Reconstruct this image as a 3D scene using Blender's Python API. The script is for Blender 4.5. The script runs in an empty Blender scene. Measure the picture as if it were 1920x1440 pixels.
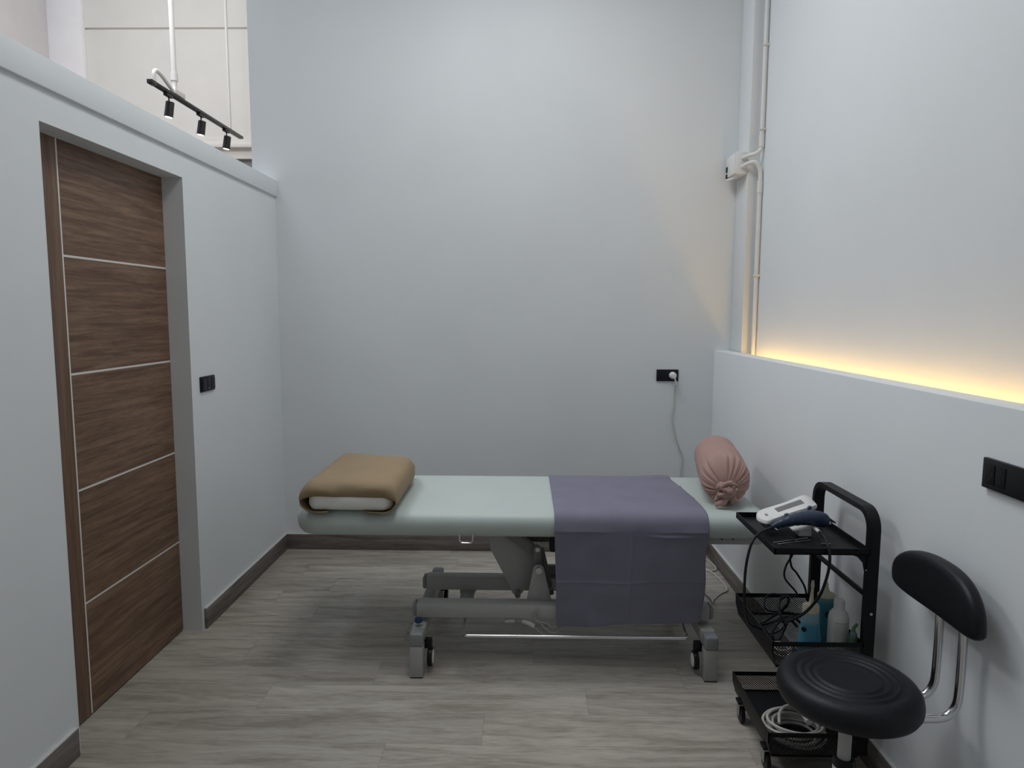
import bpy, bmesh, math, random
from mathutils import Vector, Matrix, noise
random.seed(7)
PI = math.pi
C = bpy.context.scene.collection
SC = bpy.context.scene

# ------------------------------------------------------------------ camera, world, lights, exposure
H = 1.45
f, pitch, yaw, roll = 1264.0, 0.1045, 0.0172, 0.0041
cam_d = bpy.data.cameras.new('camera'); cam_d.sensor_width = 36; cam_d.lens = f / 1920 * 36
cam_d.clip_start = 0.02; cam_d.clip_end = 60
cam = bpy.data.objects.new('camera', cam_d); C.objects.link(cam); SC.camera = cam
fwd = Vector((-math.sin(yaw) * math.cos(pitch), math.cos(yaw) * math.cos(pitch), -math.sin(pitch)))
right0 = Vector((math.cos(yaw), math.sin(yaw), 0)); up0 = right0.cross(fwd)
right = right0 * math.cos(roll) + up0 * math.sin(roll)
up = right.cross(fwd)
cam.matrix_world = Matrix.Translation((0, 0, H)) @ Matrix((right, up, -fwd)).transposed().to_4x4()

SC.view_settings.view_transform = 'Standard'
SC.view_settings.look = 'None'
SC.view_settings.gamma = 1
SC.view_settings.use_curve_mapping = False
SC.view_settings.exposure = 0.02
SC.cycles.max_bounces = 14; SC.cycles.diffuse_bounces = 9
w = bpy.data.worlds.new('world'); SC.world = w; w.use_nodes = True
w.node_tree.nodes['Background'].inputs[0].default_value = (.75, .85, 1, 1)
w.node_tree.nodes['Background'].inputs[1].default_value = .25

def area(name, loc, sx, sy, power, col, rot=(0, 0, 0), spread=180):
    d = bpy.data.lights.new(name, 'AREA'); d.shape = 'RECTANGLE'; d.size = sx; d.size_y = sy
    d.energy = power; d.color = col; d.spread = math.radians(spread)
    o = bpy.data.objects.new(name, d); C.objects.link(o); o.location = loc; o.rotation_euler = rot
    return o
area('treatment_pendant_light', (-.1, 2.7, 3.6), .9, 1.0, 20, (.955, .972, .975))
area('treatment_front_pendant_light', (-.1, 1.7, 3.5), .8, .9, 6, (.975, .975, .96))
area('hall_high_light', (-2.7, 2.6, 7.1), 1.4, 3, 66, (.70, .85, 1))
area('hall_lamp', (-2.6, 3.9, 4.3), .8, 1.2, 38, (1, .97, .975))
area('hall_far_lamp', (-2.9, 4.9, 5.0), 1.0, .8, 13, (1, .975, .94))

# ------------------------------------------------------------------ materials
def ramp(nt, src, stops):
    r = nt.nodes.new('ShaderNodeValToRGB')
    el = r.color_ramp.elements
    while len(el) < len(stops): el.new(0.5)
    for e, (p, c) in zip(el, stops): e.position = p; e.color = (*c, 1)
    nt.links.new(src, r.inputs[0]); return r.outputs[0]

def mat(name, col, rough=.5, metal=0, bump=0, bscale=40, var=0, vscale=6, spec=.5, coat=0, trans=0, emit=None, estr=0, stretch=(1, 1, 1)):
    m = bpy.data.materials.new(name); m.use_nodes = True
    nt = m.node_tree; b = nt.nodes['Principled BSDF']
    b.inputs['Base Color'].default_value = (*col, 1); b.inputs['Roughness'].default_value = rough
    b.inputs['Metallic'].default_value = metal; b.inputs['Specular IOR Level'].default_value = spec
    b.inputs['Coat Weight'].default_value = coat; b.inputs['Transmission Weight'].default_value = trans
    if emit: b.inputs['Emission Color'].default_value = (*emit, 1); b.inputs['Emission Strength'].default_value = estr
    tc = nt.nodes.new('ShaderNodeTexCoord'); mp = nt.nodes.new('ShaderNodeMapping'); mp.inputs['Scale'].default_value = stretch
    nt.links.new(tc.outputs['Object'], mp.inputs[0])
    n = nt.nodes.new('ShaderNodeTexNoise'); n.inputs['Scale'].default_value = vscale; n.inputs['Detail'].default_value = 5
    nt.links.new(mp.outputs[0], n.inputs['Vector'])
    v = max(var, .02)
    nt.links.new(ramp(nt, n.outputs[0], [(.3, [c * (1 - v) for c in col]), (.7, [min(1, c * (1 + v)) for c in col])]), b.inputs['Base Color'])
    if bump:
        n2 = nt.nodes.new('ShaderNodeTexNoise'); n2.inputs['Scale'].default_value = bscale; n2.inputs['Detail'].default_value = 4
        nt.links.new(mp.outputs[0], n2.inputs['Vector'])
        bp = nt.nodes.new('ShaderNodeBump'); bp.inputs['Strength'].default_value = bump; bp.inputs['Distance'].default_value = .002
        nt.links.new(n2.outputs[0], bp.inputs['Height']); nt.links.new(bp.outputs[0], b.inputs['Normal'])
    return m

def wood(name, dark, mid, light, grain=(1, 1, 1), gscale=4, rough=.5, planks=None, bump=.15):
    """stretched noise grain; planks = (length along x, width along y) adds staggered boards"""
    m = bpy.data.materials.new(name); m.use_nodes = True
    nt = m.node_tree; L = nt.links; N = nt.nodes; b = N['Principled BSDF']
    b.inputs['Roughness'].default_value = rough; b.inputs['Specular IOR Level'].default_value = .35
    tc = N.new('ShaderNodeTexCoord'); src = tc.outputs['Object']
    if planks:
        pl, pw = planks
        sep = N.new('ShaderNodeSeparateXYZ'); L.new(src, sep.inputs[0])
        def M(op, a, bb=None):
            q = N.new('ShaderNodeMath'); q.operation = op
            for i, v in enumerate((a, bb)):
                if v is None: continue
                if isinstance(v, (int, float)): q.inputs[i].default_value = v
                else: L.new(v, q.inputs[i])
            return q.outputs[0]
        yv = M('DIVIDE', M('SUBTRACT', sep.outputs[1], .0), pw); row = M('FLOOR', yv); fy = M('FRACT', yv)
        wn = N.new('ShaderNodeTexWhiteNoise'); wn.noise_dimensions = '1D'; L.new(row, wn.inputs['W'])
        xv = M('ADD', M('DIVIDE', sep.outputs[0], pl), wn.outputs[0]); colm = M('FLOOR', xv); fx = M('FRACT', xv)
        idn = N.new('ShaderNodeTexWhiteNoise'); idn.noise_dimensions = '2D'
        cb = N.new('ShaderNodeCombineXYZ'); L.new(row, cb.inputs[0]); L.new(colm, cb.inputs[1]); L.new(cb.outputs[0], idn.inputs['Vector'])
        off = N.new('ShaderNodeVectorMath'); off.operation = 'SCALE'; L.new(idn.outputs['Color'], off.inputs[0]); off.inputs['Scale'].default_value = 30
        ad = N.new('ShaderNodeVectorMath'); ad.operation = 'ADD'; L.new(src, ad.inputs[0]); L.new(off.outputs[0], ad.inputs[1]); src = ad.outputs[0]
    mp = N.new('ShaderNodeMapping'); mp.inputs['Scale'].default_value = grain; L.new(src, mp.inputs[0])
    n1 = N.new('ShaderNodeTexNoise'); n1.inputs['Scale'].default_value = gscale; n1.inputs['Detail'].default_value = 9; n1.inputs['Roughness'].default_value = .62
    n1.inputs['Distortion'].default_value = .6
    L.new(mp.outputs[0], n1.inputs['Vector'])
    n2 = N.new('ShaderNodeTexNoise'); n2.inputs['Scale'].default_value = gscale * 7; n2.inputs['Detail'].default_value = 5
    L.new(mp.outputs[0], n2.inputs['Vector'])
    mx = N.new('ShaderNodeMath'); mx.operation = 'MULTIPLY_ADD'; L.new(n2.outputs[0], mx.inputs[0]); mx.inputs[1].default_value = .38
    L.new(n1.outputs[0], mx.inputs[2])
    sb = N.new('ShaderNodeMath'); sb.operation = 'SUBTRACT'; L.new(mx.outputs[0], sb.inputs[0]); sb.inputs[1].default_value = .19
    col = ramp(nt, sb.outputs[0], [(.34, dark), (.5, mid), (.66, light)])
    if planks:
        tint = N.new('ShaderNodeMapRange'); L.new(idn.outputs['Value'], tint.inputs[0]); tint.inputs[3].default_value = .9; tint.inputs[4].default_value = 1.1
        # seams between boards
        e1 = M('MINIMUM', fy, M('SUBTRACT', 1, fy)); e2 = M('MINIMUM', fx, M('SUBTRACT', 1, fx))
        seam = M('MINIMUM', M('MULTIPLY', e1, pw), M('MULTIPLY', e2, pl))
        sm = M('GREATER_THAN', seam, .0009)
        fac = M('MULTIPLY', tint.outputs[0], M('ADD', M('MULTIPLY', sm, .3), .7))
        vm = N.new('ShaderNodeVectorMath'); vm.operation = 'SCALE'; L.new(col, vm.inputs[0]); L.new(fac, vm.inputs['Scale']); col = vm.outputs[0]
    L.new(col, b.inputs['Base Color'])
    bp = N.new('ShaderNodeBump'); bp.inputs['Strength'].default_value = bump; bp.inputs['Distance'].default_value = .001
    L.new(sb.outputs[0], bp.inputs['Height']); L.new(bp.outputs[0], b.inputs['Normal'])
    return m

def perforated(name, plane):
    """black sheet metal with small round holes through it"""
    m = bpy.data.materials.new(name); m.use_nodes = True; nt = m.node_tree; N = nt.nodes; L = nt.links
    b = N['Principled BSDF']; b.inputs['Base Color'].default_value = (.012, .012, .013, 1); b.inputs['Roughness'].default_value = .45
    tc = N.new('ShaderNodeTexCoord'); sp = N.new('ShaderNodeSeparateXYZ'); L.new(tc.outputs['Object'], sp.inputs[0])
    def s(o):
        a = N.new('ShaderNodeMath'); a.operation = 'MULTIPLY'; a.inputs[1].default_value = PI / .0045; L.new(o, a.inputs[0])
        c = N.new('ShaderNodeMath'); c.operation = 'SINE'; L.new(a.outputs[0], c.inputs[0]); return c.outputs[0]
    a, c = {'xz': (0, 2), 'xy': (0, 1), 'yz': (1, 2)}[plane]
    p = N.new('ShaderNodeMath'); p.operation = 'MULTIPLY'; L.new(s(sp.outputs[a]), p.inputs[0]); L.new(s(sp.outputs[c]), p.inputs[1])
    ab = N.new('ShaderNodeMath'); ab.operation = 'GREATER_THAN'; L.new(p.outputs[0], ab.inputs[0]); ab.inputs[1].default_value = .12
    inv = N.new('ShaderNodeMath'); inv.operation = 'SUBTRACT'; inv.inputs[0].default_value = 1; L.new(ab.outputs[0], inv.inputs[1])
    L.new(inv.outputs[0], b.inputs['Alpha']); return m

WALL = mat('wall_paint', (.715, .74, .755), .75, bump=.12, bscale=90, var=.01, vscale=2)
HALLW = mat('hall_paint', (.74, .72, .68), .8, var=.01)
HALLP = mat('hall_pillar_paint', (.86, .84, .85), .8, var=.01)
HALLG = mat('hall_side_paint', (.62, .59, .59), .8, var=.01)
DARKG = mat('hall_grey_panel', (.25, .26, .27), .7)
FLOOR = wood('floor_vinyl_wood', (.27, .235, .195), (.375, .34, .295), (.46, .42, .365), grain=(1.1, 9, 1), gscale=2.2, rough=.42, planks=(1.22, .1779))
BASEB = wood('baseboard_wood', (.105, .088, .078), (.16, .14, .125), (.215, .19, .17), grain=(1.5, 1.5, 22), gscale=2, rough=.5)
EDGEW = mat('edge_strip_white', (.62, .61, .6), .6)
DOORH = wood('door_walnut_horizontal', (.100, .056, .034), (.162, .094, .059), (.23, .143, .093), grain=(1, 1.1, 22), gscale=2.8, rough=.45)
DOORV = wood('door_walnut_vertical', (.100, .056, .034), (.148, .085, .053), (.19, .118, .077), grain=(9, 22, .8), gscale=2.6, rough=.45)
INLAY = mat('inlay_white', (.7, .68, .64), .5)
BLACKM = mat('black_powder_coat', (.009, .009, .010), .45, bump=.05, bscale=400, spec=.2)
BLACKP = mat('black_plastic', (.011, .011, .013), .4, spec=.25)
VINYL = mat('black_vinyl', (.009, .0095, .012), .45, bump=.22, bscale=260, spec=.3)
CHROME = mat('chrome', (.72, .72, .73), .16, metal=1)
STEEL = mat('brushed_steel', (.5, .5, .5), .28, metal=1)
MINT = mat('mint_vinyl', (.49, .55, .52), .45, bump=.12, bscale=220, var=.02)
GREYP = mat('grey_green_metal', (.38, .375, .36), .45, bump=.05, bscale=200)
GREYD = mat('grey_dark_metal', (.19, .187, .18), .5)
CAPG = mat('grey_plastic_cap', (.24, .245, .25), .5)
NAVY = mat('navy_plastic', (.018, .035, .07), .4)
BLUEK = mat('blue_plastic', (.01, .03, .09), .35)
CLOTH = mat('purple_cloth', (.19, .183, .243), .85, bump=.35, bscale=500, var=.04, vscale=9)
KHAKI = mat('khaki_cloth', (.30, .215, .125), .8, bump=.3, bscale=350, var=.05)
WPILL = mat('white_pillow', (.82, .81, .76), .8, bump=.2, bscale=60)
ROSE = mat('dusty_rose_cloth', (.40, .25, .215), .85, bump=.35, bscale=300, var=.06)
WPLAS = mat('white_plastic', (.74, .74, .72), .35)
PIPEW = mat('white_pvc', (.70, .70, .68), .4)
CABW = mat('white_cable', (.52, .5, .46), .5)
CABG = mat('grey_cable', (.33, .33, .32), .5)
CREAM = mat('cream_cap', (.62, .58, .44), .45)
SCREEN = mat('grey_screen', (.14, .14, .13), .25)
GREEN = mat('green_plastic', (.08, .2, .09), .45)
BINK = mat('black_ink', (.01, .01, .01), .6)
LEDM = mat('led_warm', (1, .8, .5), .5, emit=(1, .56, .13), estr=27)
SPOTE = mat('lamp_face', (1, 1, 1), .5, emit=(1, .93, .85), estr=3)
GMETAL = mat('graphite_metal', (.03, .03, .033), .35, metal=.3)
MESHXZ = perforated('perforated_black_upright', 'xz'); MESHXY = perforated('perforated_black_flat', 'xy'); MESHYZ = perforated('perforated_black_side', 'yz')

def bottle_mat(name, stops, rough=.3):
    """translucent bottle: colour bands by height of the liquid inside"""
    m = bpy.data.materials.new(name); m.use_nodes = True; nt = m.node_tree; b = nt.nodes['Principled BSDF']
    b.inputs['Roughness'].default_value = rough; b.inputs['Subsurface Weight'].default_value = .0
    tc = nt.nodes.new('ShaderNodeTexCoord'); sp = nt.nodes.new('ShaderNodeSeparateXYZ'); nt.links.new(tc.outputs['Object'], sp.inputs[0])
    mr = nt.nodes.new('ShaderNodeMapRange'); mr.inputs[1].default_value = 0; mr.inputs[2].default_value = .16; nt.links.new(sp.outputs[2], mr.inputs[0])
    nt.links.new(ramp(nt, mr.outputs[0], stops), b.inputs['Base Color']); return m
GEL1 = bottle_mat('pale_blue_gel', [(0, (.07, .27, .42)), (.55, (.09, .31, .44)), (.62, (.26, .42, .48)), (1, (.34, .45, .48))])
GEL2 = bottle_mat('teal_gel', [(0, (.03, .17, .22)), (.8, (.035, .19, .25)), (.9, (.13, .27, .3)), (1, (.2, .33, .35))])
GEL3 = bottle_mat('green_bottle', [(0, (.07, .14, .08)), (.5, (.08, .16, .10)), (.7, (.22, .30, .32)), (1, (.3, .36, .38))])

# ------------------------------------------------------------------ mesh helpers
class MB:
    def __init__(s): s.v = []; s.f = []; s.mi = []
    def add(s, vs, fs, mi=0):
        o = len(s.v); s.v += [tuple(v) for v in vs]; s.f += [tuple(i + o for i in q) for q in fs]; s.mi += [mi] * len(fs); return s
    def box(s, x0, x1, y0, y1, z0, z1, bev=0, mi=0, M=None, seg=2):
        bm = bmesh.new(); bmesh.ops.create_cube(bm, size=1)
        for v in bm.verts: v.co = Vector(((x0 + x1) / 2 + v.co.x * (x1 - x0), (y0 + y1) / 2 + v.co.y * (y1 - y0), (z0 + z1) / 2 + v.co.z * (z1 - z0)))
        if bev: bmesh.ops.bevel(bm, geom=bm.edges[:], offset=bev, segments=seg, affect='EDGES', profile=.5)
        s._bm(bm, mi, M); return s
    def _bm(s, bm, mi=0, M=None):
        bm.verts.index_update()
        vs = [(M @ v.co if M else v.co)[:] for v in bm.verts]; s.add(vs, [[v.index for v in q.verts] for q in bm.faces], mi); bm.free()
    def lathe(s, prof, c=(0, 0, 0), n=32, M=None, mi=0, caps=True, fn=None):
        """prof: (radius, z) list; fn(angle, k) scales the radius"""
        vs = []; fs = []
        for k, (r, z) in enumerate(prof):
            for i in range(n):
                a = 2 * PI * i / n; q = r * (fn(a, k) if fn else 1)
                p = Vector((q * math.cos(a), q * math.sin(a), z)); p = (M @ p) if M else p
                vs.append((p.x + c[0], p.y + c[1], p.z + c[2]))
        for k in range(len(prof) - 1):
            for i in range(n):
                j = (i + 1) % n; fs.append((k * n + i, k * n + j, (k + 1) * n + j, (k + 1) * n + i))
        if caps: fs.append(tuple(reversed(range(n)))); fs.append(tuple((len(prof) - 1) * n + i for i in range(n)))
        return s.add(vs, fs, mi)
    def tube(s, pts, r, n=10, smooth=0, mi=0, closed=False, rs=None, flat=1):
        P_ = [Vector(p) for p in pts]
        if smooth: P_ = catmull(P_, smooth, closed)
        m = len(P_); up_ = None; vs = []; fs = []
        for k in range(m):
            if closed: t = (P_[(k + 1) % m] - P_[k - 1]).normalized()
            else: t = (P_[min(k + 1, m - 1)] - P_[max(k - 1, 0)]).normalized()
            if up_ is None: up_ = t.orthogonal().normalized()
            up_ = (up_ - t * up_.dot(t)).normalized(); sd = t.cross(up_)
            rr = rs[k * (len(rs) - 1) // max(1, m - 1)] if rs else r
            for i in range(n):
                a = 2 * PI * i / n; vs.append(P_[k] + up_ * rr * math.cos(a) + sd * rr * flat * math.sin(a))
        for k in range(m if closed else m - 1):
            for i in range(n):
                j = (i + 1) % n; k2 = (k + 1) % m; fs.append((k * n + i, k * n + j, k2 * n + j, k2 * n + i))
        if not closed: fs.append(tuple(reversed(range(n)))); fs.append(tuple((m - 1) * n + i for i in range(n)))
        return s.add(vs, fs, mi)
    def prism(s, pts, axis, a, b, mi=0, bev=0):
        """outline pts (2D) extruded along axis x/y/z from a to b"""
        n = len(pts)
        def mk(p, d): return {'x': (d, p[0], p[1]), 'y': (p[0], d, p[1]), 'z': (p[0], p[1], d)}[axis]
        bm = bmesh.new(); A = [bm.verts.new(mk(p, a)) for p in pts]; B = [bm.verts.new(mk(p, b)) for p in pts]
        bm.faces.new(A); bm.faces.new(list(reversed(B)))
        for i in range(n): bm.faces.new((A[i], B[i], B[(i + 1) % n], A[(i + 1) % n]))
        bmesh.ops.recalc_face_normals(bm, faces=bm.faces[:])
        if bev: bmesh.ops.bevel(bm, geom=bm.edges[:], offset=bev, segments=2, affect='EDGES', profile=.5)
        s._bm(bm, mi); return s
    def build(s, name, m, parent=None, ang=35, recalc=True):
        me = bpy.data.meshes.new(name); me.from_pydata(s.v, [], s.f)
        for q in (m if isinstance(m, (list, tuple)) else [m]): me.materials.append(q)
        me.polygons.foreach_set('material_index', s.mi); me.update()
        if recalc:
            bm = bmesh.new(); bm.from_mesh(me); bmesh.ops.recalc_face_normals(bm, faces=bm.faces[:]); bm.to_mesh(me); bm.free()
        me.polygons.foreach_set('use_smooth', [True] * len(me.polygons)); me.set_sharp_from_angle(angle=math.radians(ang))
        o = bpy.data.objects.new(name, me); C.objects.link(o)
        if parent:
            o.parent = parent
            base = Vector((0, 0, 0)); q = parent
            while q: base += q.location; q = q.parent
            for v in me.vertices: v.co -= base
        return o

def catmull(P_, k, closed=False):
    out = []; n = len(P_)
    for i in range(n if closed else n - 1):
        if closed: a, b, c, d = P_[i - 1], P_[i], P_[(i + 1) % n], P_[(i + 2) % n]
        else: a, b, c, d = P_[max(i - 1, 0)], P_[i], P_[i + 1], P_[min(i + 2, n - 1)]
        for j in range(k):
            t = j / k
            out.append(.5 * ((2 * b) + (c - a) * t + (2 * a - 5 * b + 4 * c - d) * t * t + (3 * b - a - 3 * c + d) * t ** 3))
    if not closed: out.append(P_[-1])
    return out

def tag(o, label, cat, group=None, kind=None):
    if label: o['label'] = label
    if cat: o['category'] = cat
    if group: o['group'] = group
    if kind: o['kind'] = kind
    return o
def thing(name, label, cat, loc=(0, 0, 0), group=None):
    o = bpy.data.objects.new(name, None); o.empty_display_size = .05; C.objects.link(o); o.location = loc
    return tag(o, label, cat, group)
def struct(o, label=None):
    o['kind'] = 'structure'
    if label: o['label'] = label
    return o
def rrect(hx, hy, r, n=8):
    pts = []
    for cx, cy, a0 in ((hx - r, hy - r, 0), (-hx + r, hy - r, PI / 2), (-hx + r, -hy + r, PI), (hx - r, -hy + r, 1.5 * PI)):
        for i in range(n + 1):
            a = a0 + PI / 2 * i / n; pts.append((cx + r * math.cos(a), cy + r * math.sin(a)))
    return pts
def slab(mb, cx, cy, hx, hy, r, prof, n=8, mi=0, zf=None, sub=1):
    """rounded rectangle slab; prof = (inset, z) from bottom to top"""
    rings = []
    for ins, z in prof:
        rr = max(r - ins, .004); pts = rrect(hx - ins, hy - ins, rr, n)
        rings.append([(cx + x, cy + y, z + (zf(cx + x, cy + y, z) if zf else 0)) for x, y in pts])
    m = len(rings[0]); vs = [p for q in rings for p in q]; fs = []
    for k in range(len(rings) - 1):
        for i in range(m): j = (i + 1) % m; fs.append((k * m + i, k * m + j, (k + 1) * m + j, (k + 1) * m + i))
    fs.append(tuple(reversed(range(m)))); fs.append(tuple((len(rings) - 1) * m + i for i in range(m)))
    mb.add(vs, fs, mi)

# ------------------------------------------------------------------ room shell
D = 4.01; XL = -1.46; XR = 1.127; XW = 1.282; ZC = 7.2; ZLED = 1.237
FL = MB().box(-5.2, 1.5, -3.4, 6.2, -.1, 0).build('floor', FLOOR); struct(FL, 'grey brown wood plank floor')
struct(MB().box(-5.2, 1.5, -3.4, 6.2, ZC, ZC + .1).build('ceiling', HALLW))
struct(MB().box(-1.588, XW + .1, D, D + .12, 0, ZC).build('wall_back', WALL), 'tall pale grey back wall')
struct(MB().box(XW, XW + .12, -3.2, D, 0, ZC).build('wall_right', WALL), 'tall pale grey right wall above the ledge')
struct(MB().box(XR, 1.215, -3.2, D, 0, ZLED, bev=.003).box(1.2, XW, -3.2, D, 1.0, 1.145).build('wall_right_lower', WALL), 'low half wall with a ledge on top along the right side')
struct(MB().box(1.221, XW, 3.81, D, 1.145, ZC, bev=.004).build('wall_corner', WALL), 'narrow boxed column in the back right corner')
YJ0, YJ1, ZD = 2.07, 2.924, 2.02
wl = MB()
wl.box(-1.588, XL, -3.2, YJ0, 0, 2.2).box(-1.588, XL, YJ1, D, 0, 2.2).box(-1.588, XL, YJ0, YJ1, ZD, 2.2)
struct(wl.build('wall_left', WALL), 'left partition wall with the door opening')
struct(MB().box(-1.6, XL + .014, -3.2, D, 2.122, 2.213, bev=.002).build('trim_1', WALL), 'band along the top of the left partition')
struct(MB().box(-5.2, XW + .12, -3.4, -3.2, 0, ZC).build('wall_rear', WALL))
# baseboards
def baseb(name, x0, x1, y0, y1, cx0, cx1, cy0, cy1):
    o = struct(MB().box(x0, x1, y0, y1, 0, .095, bev=.0015).build(name, BASEB), 'grey wood baseboard')
    c = MB().box(cx0, cx1, cy0, cy1, .0945, .0985).build('top_edge_strip', EDGEW); c.parent = o; c['label'] = 'thin white strip along the top edge'  # separate thin white strip laid along the baseboard's top edge
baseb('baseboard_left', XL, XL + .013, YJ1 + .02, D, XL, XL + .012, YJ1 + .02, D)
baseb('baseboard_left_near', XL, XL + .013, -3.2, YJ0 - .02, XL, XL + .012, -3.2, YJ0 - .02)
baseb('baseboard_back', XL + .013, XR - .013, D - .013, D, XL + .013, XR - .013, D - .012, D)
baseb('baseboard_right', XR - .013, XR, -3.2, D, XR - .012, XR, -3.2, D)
# sliding door
d1 = bpy.data.objects.new('door_1', None); C.objects.link(d1); struct(d1, 'walnut brown sliding door with white inlay lines in the left wall')
dm = MB(); X0, X1 = -1.586, -1.55
YS = 2.271; IW = .004; zl = [.008, .418, .827, 1.235, 1.637, 2.06]
dm.box(X0, X1, 1.9, YS - IW, .008, 2.06, mi=1)
dm.box(X0, X1 - .0006, YS - IW, YS + IW, .008, 2.06, mi=2)
for i in range(5):
    a = zl[i] + (IW if i else 0); b = zl[i + 1] - (IW if i < 4 else 0)
    dm.box(X0, X1, YS + IW, 2.99, a, b, mi=0)
    if i < 4: dm.box(X0, X1 - .0006, YS + IW, 2.99, b, b + 2 * IW, mi=2)
dm.build('door_leaf', [DOORH, DOORV, INLAY], d1)
MB().box(-1.64, -1.587, 1.8, 3.1, 0, 2.119).build('door_backing', GREYD, d1)
# hall beyond the partition
FY = 6.05
struct(MB().box(-5.2, -1.5, FY, FY + .15, 2.96, 3.872).box(-5.2, -1.5, FY + .015, FY + .15, 3.872, 3.890).box(-5.2, -1.5, FY, FY + .15, 3.890, ZC).box(-5.2, -1.5, FY - .012, FY + .15, 2.915, 2.96).box(-5.2, -1.5, FY, FY + .15, 2.79, 2.878).build('wall_hall_far', HALLW), 'off white wall of the hall beyond the partition')
struct(MB().box(-5.2, -1.5, FY - .04, FY + .15, 2.878, 2.915, bev=.004).build('trim_2', HALLW), 'white moulding low on the far hall wall')
struct(MB().box(-5.2, -1.5, FY + .03, FY + .15, 0, 2.79).build('wall_hall_base', DARKG), 'dark grey lower part of the far hall wall')
struct(MB().box(-4.25, -4.105, -3.2, FY, 0, ZC).build('wall_hall_side', HALLG), 'pinkish grey side wall of the hall')
struct(MB().box(-4.105, -3.805, 6.0, FY, 0, ZC, bev=.004).build('wall_hall_pillar', HALLP), 'bright white pillar in the hall')
struct(MB().box(-1.588, -1.46, D + .12, FY, 0, ZC).build('wall_hall_right', HALLW))

# LED strip in the groove behind the ledge
led = thing('led_strip', 'warm glowing light strip hidden behind the ledge of the right half wall', 'light strip', (1.26, 1.1, 1.145))
MB().box(1.252, 1.268, -1.5, 3.72, 1.145, 1.152).build('strip_base', WPLAS, led)
MB().box(1.2545, 1.2655, -1.5, 3.72, 1.152, 1.157).build('diffuser', LEDM, led)

# ------------------------------------------------------------------ conduit pipe and junction box
px_, py_ = 1.2665, 3.745
pipe = thing('conduit_pipe', 'white conduit pipe running up the back right corner beside the column', 'pipe', (px_, py_, 1.145))
MB().tube([(px_, py_, 1.145), (px_, py_, 2.12)], .0115, 14).build('lower_pipe', PIPEW, pipe)
MB().tube([(px_, py_, 2.36), (px_, py_, ZC)], .0115, 14).build('upper_pipe', PIPEW, pipe)
for z0, z1 in ((2.10, 2.165), (2.34, 2.405)):
    MB().lathe([(.0115, z0), (.0142, z0), (.0142, z1), (.0115, z1)], (px_, py_, 0), 18).build('coupling', PIPEW, pipe)
MB().tube([(px_, py_, 2.14), (px_, py_, 2.20), (px_ - .008, py_, 2.235), (px_ - .03, py_ , 2.262), (px_ - .055, py_ + .02, 2.262), (px_ - .072, py_ + .06, 2.255), (px_ - .072, 3.84, 2.252)], .0112, 12, smooth=6).build('lower_bend', PIPEW, pipe)
MB().tube([(px_, py_, 2.36), (px_, py_, 2.34), (px_ - .012, py_, 2.318), (px_ - .035, py_ + .005, 2.305), (px_ - .055, py_ + .02, 2.302), (px_ - .07, py_ + .06, 2.30), (px_ - .07, 3.84, 2.30)], .0112, 12, smooth=6).build('upper_bend', PIPEW, pipe)
for z in (1.66, 2.43, 2.86):
    MB().tube([(px_ - .013, py_ - .004, z), (px_ - .008, py_ - .013, z), (px_ + .004, py_ - .014, z), (XW, py_ - .012, z)], .004, 8, flat=2, smooth=3).build('pipe_clip', PIPEW, pipe)
jb = thing('junction_box', 'small white electrical box fixed to the corner column at the pipe bends', 'junction box', (1.19, 3.9, 2.22))
MB().box(1.158, 1.221, 3.82, 3.985, 2.215, 2.335, bev=.005).build('box_body', WPLAS, jb)
MB().box(1.150, 1.159, 3.825, 3.98, 2.22, 2.33, bev=.003).build('box_cover', WPLAS, jb)
MB().box(1.146, 1.152, 3.95, 3.975, 2.25, 2.28, bev=.002).box(1.146, 1.152, 3.95, 3.975, 2.215, 2.24, bev=.002).build('dark_clip', BLACKP, jb)
MB().tube([(1.152, 3.97, 2.212), (1.16, 3.93, 2.207), (1.175, 3.86, 2.21)], .008, 8, smooth=4).build('cable_gland', WPLAS, jb)

# ------------------------------------------------------------------ switches and sockets
sw = thing('light_switch', 'black light switch plate on the left wall beside the brown door', 'switch', (XL, 3.064, 1.09))
MB().box(XL, XL + .008, 2.996, 3.132, 1.088, 1.158, bev=.002).build('plate', BLACKP, sw)
for i, (a, b) in enumerate(((3.002, 3.042), (3.044, 3.084), (3.086, 3.126))):
    MB().box(XL + .007, XL + .0125, a, b, 1.096, 1.150, bev=.002).build('rocker', BLACKP, sw)
MB().box(XL + .0124, XL + .0128, 3.06, 3.066, 1.102, 1.104).build('indicator', WPLAS, sw)
bs = thing('wall_socket', 'black double wall socket on the back wall with a white plug in it', 'socket', (.8545, D, 1.05))
MB().box(.79, .919, D - .009, D, 1.052, 1.122, bev=.002).build('plate', BLACKP, bs)
for x in (.823, .885):
    MB().box(x - .024, x + .024, D - .0105, D - .008, 1.062, 1.112, bev=.001).build('socket_face', BLACKM, bs)
pg = thing('power_cord', 'thin white power cord with round plug hanging down the back wall', 'power cord', (.888, D, .5))
MB().lathe([(.004, -.045), (.0135, -.043), (.019, -.03), (.021, -.012), (.021, 0)], (.883, D - .0105, 1.088), 24, M=Matrix.Rotation(-PI / 2, 4, 'X')).build('plug', WPLAS, pg)
yw = D - .012
MB().tube([(.886, D - .05, 1.082), (.893, D - .048, 1.062), (.898, D - .04, 1.035)], .0045, 10, smooth=4).build('strain_relief', WPLAS, pg)
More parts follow.
